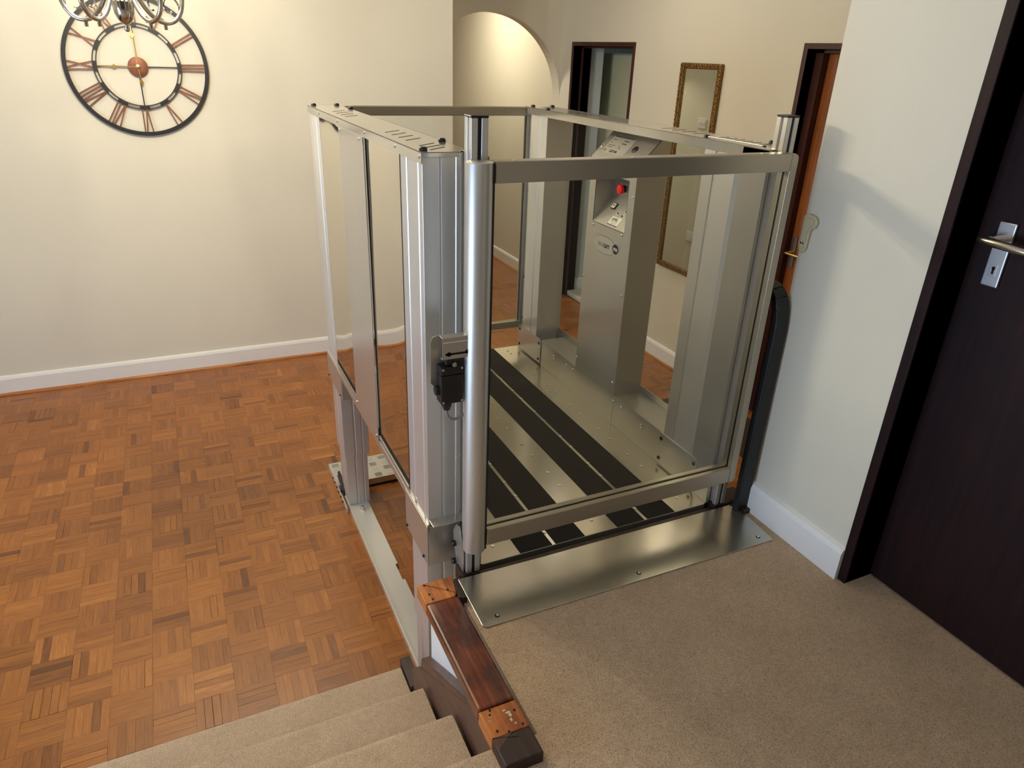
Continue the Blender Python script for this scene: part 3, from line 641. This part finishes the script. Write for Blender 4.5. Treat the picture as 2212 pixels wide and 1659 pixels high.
# frame of the gate
XA, XB = .634, 1.506
B().box(XA, XB-.024, GY0, GY1, 1.094, GT).box(XA+.0, XB-.01, GY0, GY1, GT-.001, GT+.001).build('top_rail', rail_m, lg, bevel=.003)
b = B(); b.box(XA, XB-.024, GY0, 1.446, RB, RT).box(XA, XB-.024, 1.453, GY1, RB, RT).box(XA, XB-.024, 1.446, 1.453, RB, RT-.008); b.build('bottom_rail', rail_m, lg, bevel=.0025)
B().box(XA, XB-.024, 1.446, 1.453, RT-.008, RT-.004).box(XA, XB-.024, GY0+.004, GY0+.007, GT, GT+.0012).build('glazing_gasket', dark_m, lg)
pts = [(XB-.024, RB)]
for k in range(0, 7): a = -math.pi/2+math.pi/2*k/6; pts.append((XB-.016+.016*math.cos(a), RB+.016+.016*math.sin(a)))
for k in range(0, 7): a = math.pi/2*k/6; pts.append((XB-.012+.012*math.cos(a), GT-.012+.012*math.sin(a)))
pts.append((XB-.024, GT))
b = B(); b.prism(pts, 1, GY0, 1.446).prism([(x-.0, z) for x, z in pts], 1, 1.453, GY1).box(XB-.017, XB-.002, 1.446, 1.453, RB+.01, GT-.01); b.build('latch_stile', rail_m, lg, bevel=.001)
B().box(XB-.022, XB-.0175, 1.4465, 1.4525, RT-.002, 1.094).build('stile_gasket', dark_m, lg)
B().box(XA, XB-.022, 1.448, 1.451, RT-.004, 1.095).build('gate_glass', glass_m, lg)
for x in (.69, 1.0, 1.40): B().lathe((x, 1.452, GT+.001), (0, 0, 1), [(0, .005), (.001, .0048), (.0014, .001)], 10).build('rail_screw', bolt_m, lg, smooth=True)
# fixing bracket at the left post foot
br = B().prism([(1.487, -.045), (1.515, -.045), (1.532, -.02), (1.560, .05), (1.566, .092), (1.545, .125), (1.520, .135), (1.487, .06)], 0, .5865, .5905).build('foot_bracket', lift_m, lg, bevel=.001)
for y, z in ((1.548, .058), (1.546, -.004)): B().lathe((.5865, y, z), (-1, 0, 0), [(0, .009), (.009, .009), (.012, .006), (.0125, .001)], 14).build('bracket_bolt', dark_m, br, smooth=True)
B().tube([(.588, 1.545, .14), (.588, 1.545, .335), (.590, 1.542, .352), (.594, 1.535, .360)], .0016, 8).build('strike_rod', bolt_m, lg, smooth=True)

# safety limit switch on the left post
ls = thing('limit_switch', 'black safety limit switch on a slotted steel bracket beside the hinge tube', 'switch', (.545, 1.47, .55))
body = B().box(.5125, .571, 1.450, 1.486, .566, .642).box(.5125, .571, 1.4505, 1.486, .643, .664).build('switch_body', dark_m, ls, bevel=.003)
for x, z in ((.518, .572), (.566, .572), (.518, .659), (.566, .659)): B().lathe((x, 1.450, z), (0, -1, 0), [(0, .003), (.0012, .0028), (.0014, .001)], 8).build('cover_screw', bolt_m, body, smooth=True)
B().lathe((.533, 1.468, .566), (0, 0, -1), [(0, .0125), (.006, .013), (.012, .0125), (.016, .010), (.022, .009)], 8).build('cable_gland', dark_m, ls)
B().cyl((.5125, 1.468, .600), (.503, 1.468, .600), .0125, 16).build('side_gland', dark_m, ls, smooth=True)
B().cyl((.503, 1.468, .600), (.5025, 1.468, .600), .009, 16).build('gland_opening', slot_m, ls)
B().box(.528, .556, 1.458, 1.480, .664, .690).build('actuator_head', dark_m, ls, bevel=.004)
B().cyl((.545, 1.445, .672), (.545, 1.46, .672), .006, 12).build('actuator_pin', chrome_m, ls, smooth=True)
B().prism([(.498, .612), (.499, .72), (.505, .732), (.516, .735), (.5935, .735), (.5935, .555), (.588, .545), (.578, .548), (.574, .56), (.574, .60), (.51, .60)], 1, 1.4865, 1.4885).build('rear_bracket', lift_m, ls, bevel=.0005)
pl = B().box(.5125, .590, 1.440, 1.4415, .690, .745).box(.5125, .590, 1.4415, 1.462, .7435, .745).box(.5125, .590, 1.4415, 1.456, .6895, .691).build('slotted_bracket', lift_m, ls, bevel=.0012)
B().box(.520, .578, 1.4395, 1.4401, .7005, .7055).cyl((.529, 1.4401, .703), (.529, 1.4395, .703), .0058, 12).cyl((.576, 1.4401, .7045), (.576, 1.4395, .7045), .0055, 12).build('keyhole_slot', slot_m, pl)
B().box(.515, .578, 1.4394, 1.4401, .7320, .7345).build('bright_slot', label_m, pl)
B().tube([(.533, 1.468, .546), (.533, 1.467, .532), (.538, 1.466, .520), (.549, 1.464, .514), (.562, 1.463, .516), (.580, 1.468, .522), (.594, 1.475, .524)], .0038, 10).build('switch_cable', plain('grey_cable', srgb(130, 125, 122), .4), ls, smooth=True)
B().lathe((.588, 1.4745, .540), (0, -1, 0), [(0, .006), (.002, .0055), (.003, .002)], 10).build('bracket_screw', bolt_m, ls, smooth=True)

# black energy chain at the right post
ec = thing('cable_chain', 'black plastic cable chain arching down beside the right gate post', 'cable', (1.56, 1.47, 0))
path = [(1.555+.0005*k, 1.428, .045*k) for k in range(15)]
path += [(1.562, 1.430, .665), (1.560, 1.434, .700), (1.557, 1.444, .732), (1.553, 1.460, .752), (1.551, 1.480, .760), (1.551, 1.502, .754), (1.551, 1.520, .736)]
k1 = None
for a, c_ in zip(path[:-1], path[1:]):
    a, c_ = Vector(a), Vector(c_); d = (c_-a); ln = d.length; d.normalize()
    sx_ = Vector((1, 0, 0)); ny_ = d.cross(sx_).normalized(); sx_ = ny_.cross(d)
    b = B(); a2, c2 = a-d*.002, c_+d*.002
    vs = [b.bm.verts.new(p+sx_*u*.0240+ny_*v_*.012) for p in (a2, c2) for u, v_ in ((-1,-1),(1,-1),(1,1),(-1,1))]
    for q in ((0,3,2,1),(4,5,6,7),(0,1,5,4),(1,2,6,5),(2,3,7,6),(3,0,4,7)): b.bm.faces.new([vs[i] for i in q])
    b.build('chain_link', dark_m, ec, bevel=.003)

# ------------------------------------------------------------ wall clock
ck = thing('wall_clock', 'large open black ring clock with copper roman numerals on the cream wall', 'clock', (-.081, YW-.01, .849))
CC = (-.081, 1.211)
def ring(r0, r1, y0, y1, name, mat, par, n=96):
    b = B(); v = []
    for k in range(n):
        a = 2*math.pi*k/n; c_, s_ = math.cos(a), math.sin(a)
        v.append([b.bm.verts.new((CC[0]+r*c_, y, CC[1]+r*s_)) for r, y in ((r0, y0), (r1, y0), (r1, y1), (r0, y1))])
    for k in range(n):
        A, Q = v[k], v[(k+1) % n]
        for m in range(4): b.bm.faces.new((A[m], A[(m+1) % 4], Q[(m+1) % 4], Q[m]))
    return b.build(name, mat, par, smooth=True)
ring(.342, .363, YW-.022, YW-.012, 'outer_ring', clockblack_m, ck)
ir = ring(.2165, .222, YW-.022, YW-.014, 'inner_ring', clockblack_m, ck); ring(.1995, .2045, YW-.022, YW-.014, 'inner_ring', clockblack_m, ck)
def cbar(r0, r1, a0, a1, wd, name, mat, par, y0=None, y1=None):
    """bar from polar (r0,a0) to (r1,a1); angles clockwise from 12 in degrees"""
    y0 = YW-.020 if y0 is None else y0; y1 = YW-.014 if y1 is None else y1
    P = lambda r, a: Vector((CC[0]+r*math.sin(math.radians(a)), CC[1]+r*math.cos(math.radians(a))))
    p, q = P(r0, a0), P(r1, a1); d = (q-p).normalized(); n_ = Vector((-d.y, d.x))*wd/2
    return B().prism([tuple(p+n_), tuple(q+n_), tuple(q-n_), tuple(p-n_)], 1, y0, y1).build(name, mat, par)
for k in range(12):       # plates joining the two inner rings
    a = 30*k
    b = B(); pts = []
    for t in range(7): aa = math.radians(a-7+14*t/6); pts.append((CC[0]+.216*math.sin(aa), CC[1]+.216*math.cos(aa)))
    for t in range(7): aa = math.radians(a+7-14*t/6); pts.append((CC[0]+.204*math.sin(aa), CC[1]+.204*math.cos(aa)))
    b.prism(pts, 1, YW-.024, YW-.013).build('ring_link', clockblack_m, ck)
ROM = {1:'I',2:'II',3:'III',4:'IV',5:'V',6:'VI',7:'VII',8:'VIII',9:'IX',10:'X',11:'XI',12:'XII'}
WID = {'I':.017, 'V':.036, 'X':.038}
for hnum, s_ in ROM.items():
    tot = sum(WID[c_] for c_ in s_); pos = -tot/2; P0, P1 = .219, .345
    nb = B()
    def nbar(u0, u1):
        A = math.radians(30*hnum); er = Vector((math.sin(A), math.cos(A))); et = Vector((math.cos(A), -math.sin(A)))
        p = Vector(CC)+er*P0+et*u0; q = Vector(CC)+er*P1+et*u1; d = (q-p).normalized(); n_ = Vector((-d.y, d.x))*.0033
        nb.prism([tuple(p+n_), tuple(q+n_), tuple(q-n_), tuple(p-n_)], 1, YW-.021-.0008*(u0 > u1), YW-.015)
    for c_ in s_:
        w_ = WID[c_]; m_ = pos+w_/2; pos += w_
        if c_ == 'I': nbar(m_*.85, m_)
        elif c_ == 'V': nbar(m_*.9-.001, m_-.016); nbar(m_*.9+.001, m_+.016)
        else: nbar(m_-.015, m_+.016); nbar(m_+.015, m_-.016)
    nb.build('numeral', copper_m, ck)
for a in (0, 90, 180, 270): cbar(.045, .202, a, a, .006, 'cross_bar', clockblack_m, ck, YW-.019, YW-.014)
B().lathe((CC[0], YW-.015, CC[1]), (0, -1, 0), [(0, .001), (0.0001, .051), (.006, .051), (.007, .049), (.0071, .001)], 48).build('centre_disc', copper_m, ck, smooth=True)
def hand(a, length, spade, tail, name):
    h_ = B(); A = math.radians(a); er = Vector((math.sin(A), 0, math.cos(A))); et = Vector((math.cos(A), 0, -math.sin(A))); o_ = Vector((CC[0], YW-.026, CC[1]))
    def seg(r0, r1, w0, w1):
        P = [o_+er*r0-et*w0, o_+er*r0+et*w0, o_+er*r1+et*w1, o_+er*r1-et*w1]
        h_.prism([(p.x, p.z) for p in P], 1, YW-.027, YW-.0255)
    seg(-tail, spade-.014, .0032, .0022); seg(spade-.016, spade, .002, .011); seg(spade, spade+.012, .011, .003); seg(spade+.012, length, .003, .0012)
    h_.build(name, brass_m, ck)
hand(-90, .20, .118, .012, 'hour_hand'); hand(-1, .205, .158, .012, 'minute_hand'); hand(176, .10, .078, .0, 'second_hand')
B().lathe((CC[0], YW-.026, CC[1]), (0, -1, 0), [(0, .012), (.002, .012), (.003, .007), (.008, .006), (.009, .001)], 20).build('centre_boss', brass_m, ck, smooth=True)

# ------------------------------------------------------------ chandelier
CHX, CHY = -.068, 3.2
ch = thing('chandelier', 'polished nickel chandelier with scrolled arms hanging before the wall clock', 'chandelier', (CHX, CHY, 1.36))
B().lathe((CHX, CHY, 0), (0, 0, 1), [(1.372, .0005), (1.374, .006), (1.380, .0095), (1.388, .0095), (1.393, .005), (1.396, .006), (1.399, .012), (1.410, .024), (1.430, .033), (1.452, .036), (1.470, .036), (1.472, .030), (1.50, .012), (1.56, .012), (1.60, .022), (1.64, .012), (1.80, .010), (2.10, .008), (2.20, .04), (2.249, .045)], 28).build('central_stem', chrome_m, ch, smooth=True)
for k in range(5):
    a = math.radians(18+72*k); dx, dy = math.cos(a), math.sin(a)
    P = lambda r, z: (CHX+.82*r*dx, CHY+.82*r*dy, z)
    arm = [(.020, 1.500), (.032, 1.512), (.050, 1.508), (.072, 1.480), (.100, 1.445), (.135, 1.418), (.175, 1.408), (.215, 1.418), (.245, 1.448), (.258, 1.49), (.262, 1.54), (.262, 1.575)]
    # smooth the arm
    pts = []
    for i_ in range(len(arm)-1):
        p0 = arm[max(i_-1, 0)]; p1 = arm[i_]; p2 = arm[i_+1]; p3 = arm[min(i_+2, len(arm)-1)]
        for t in (0, .34, .67):
            f_ = lambda j: .5*((2*p1[j])+(-p0[j]+p2[j])*t+(2*p0[j]-5*p1[j]+4*p2[j]-p3[j])*t*t+(-p0[j]+3*p1[j]-3*p2[j]+p3[j])*t**3)
            pts.append(P(f_(0), f_(1)))
    pts.append(P(*arm[-1]))
    B().tube(pts, .0082, 12).build('scroll_arm', chrome_m, ch, smooth=True)
    sc = []
    for q in range(26):
        th = -math.pi/2+q*.27; rr = .050-.0014*q
        sc.append(P(.198+rr*math.cos(th)*1.0, 1.462+rr*math.sin(th)))
    B().tube(sc, .0034, 8).build('inner_scroll', chrome_m, ch, smooth=True)
    b = B(); b.tube([P(.168, 1.385), P(.168, 1.402)], .0065, 12)
    b.lathe(P(.150, 1.414), (-dy, dx, 0), [(-.004, .011), (.004, .011)], 14); b.build('arm_clasp', chrome_m, ch, smooth=True)
    B().lathe(P(.262, 1.575), (0, 0, 1), [(0, .008), (.006, .030), (.010, .034), (.013, .030), (.014, .013), (.055, .012), (.056, .001)], 20).build('candle_cup', chrome_m, ch, smooth=True)
    bu = B().lathe(P(.262, 1.632), (0, 0, 1), [(0, .010), (.02, .017), (.04, .016), (.06, .006), (.068, .001)], 16).build('candle_bulb', bulb_m, ch, smooth=True)
    light('chandelier_bulb_light', 'POINT', (CHX+.215*dx, CHY+.215*dy, 1.74), 15, WARM, shadow_soft_size=.02)

# ------------------------------------------------------------ gilt mirror, switches, wall bracket, bathroom slab
gm_ = thing('gilt_mirror', 'tall narrow mirror in a carved gilt frame on the far hall wall', 'mirror', (XM-.01, 3.767, .04))
y0, y1, z0, z1, fw = 3.573, 3.961, .045, 1.339, .034
b = B(); b.box(XM-.026, XM-.002, y0, y0+fw, z0, z1).box(XM-.026, XM-.002, y1-fw, y1, z0, z1).box(XM-.026, XM-.002, y0+fw, y1-fw, z0, z0+fw).box(XM-.026, XM-.002, y0+fw, y1-fw, z1-fw, z1)
fr = b.build('gilt_frame', gilt_m, gm_, bevel=.006)
b = B(); n = 52
for k in range(n):
    z = z0+(z1-z0)*(k+.5)/n
    for yy in (y0+.010, y1-.010): b.lathe((XM-.024, yy, z), (-1, 0, 0), [(0, .009), (.004, .008), (.007, .003)], 7)
for k in range(15):
    yy = y0+(y1-y0)*(k+.5)/15
    for z in (z0+.010, z1-.010): b.lathe((XM-.024, yy, z), (-1, 0, 0), [(0, .009), (.004, .008), (.007, .003)], 7)
tag(b.build('carved_beading', gilt_m, fr, smooth=True), kind='stuff')
B().box(XM-.012, XM-.008, y0+fw-.004, y1-fw+.004, z0+fw-.004, z1-fw+.004).build('mirror_glass', mirror_m, gm_)

def wallswitch(y, z, n, label):
    t = thing('light_switch', label, 'switch', (XC+.006, y, z-.04))
    B().box(XC+.001, XC+.009, y-.055, y+.055, z-.04, z+.04).build('switch_plate', white_m, t, bevel=.002)
    for k in range(n): B().box(XC+.009, XC+.013, y-.04+k*.03, y-.025+k*.03, z-.012, z+.012).build('rocker', white_m, t, bevel=.001)
wallswitch(5.20, .86, 3, 'white three-gang light switch reflected in the gilt mirror, the upper one')
wallswitch(5.14, -.12, 1, 'small white socket low on the return wall, reflected below the light switch')

ib = thing('wall_bracket', 'cream plastic telephone bracket on the landing wall above the gate', 'bracket', (1.585, 1.418, .87))
pts = [(1.436, .874), (1.427, .868), (1.418, .874), (1.413, .885), (1.411, .925), (1.408, .938), (1.396, .944), (1.391, .955), (1.394, .968), (1.404, .975), (1.425, .978), (1.440, .972), (1.4425, .955), (1.441, .93), (1.4425, .89)]
B().prism(pts, 0, XR-.010, XR).build('bracket_body', paper_m, ib, bevel=.003)
B().prism([(1.434, .884), (1.420, .884), (1.417, .935), (1.403, .952), (1.404, .966), (1.432, .968), (1.436, .95)], 0, XR-.012, XR-.010).build('raised_face', paper_m, ib, bevel=.001)
for y in (1.4310, 1.4230): B().cyl((XR-.0124, y, .897), (XR-.0118, y, .897), .0028, 10).build('pin_hole', slot_m, ib)

dm = B().box(2.645, 3.0, 2.2, 3.24, FZ, FZ+.012).build('doormat', plain('dark_brown_coir', srgb(58, 42, 30), .95, vary=.3, nscale=200), None, bevel=.004)
tag(dm, 'dark brown doormat on the parquet before the varnished orange door', 'doormat')
bs = thing('bathroom_scale', 'pale slab with a dark round dial on the floor inside the far doorway', 'scale', (3.23, 5.24, FZ))
B().prism([(3.12, 5.11), (3.36, 5.12), (3.35, 5.40), (3.13, 5.39)], 2, FZ+.004, FZ+.045).build('slab', plain('pale_speckled_slab', srgb(205, 205, 195), .4, vary=.1, nscale=90), bs, bevel=.006)
B().cyl((3.27, 5.20, FZ+.045), (3.27, 5.20, FZ+.048), .05, 24).build('round_dial', dark_m, bs)
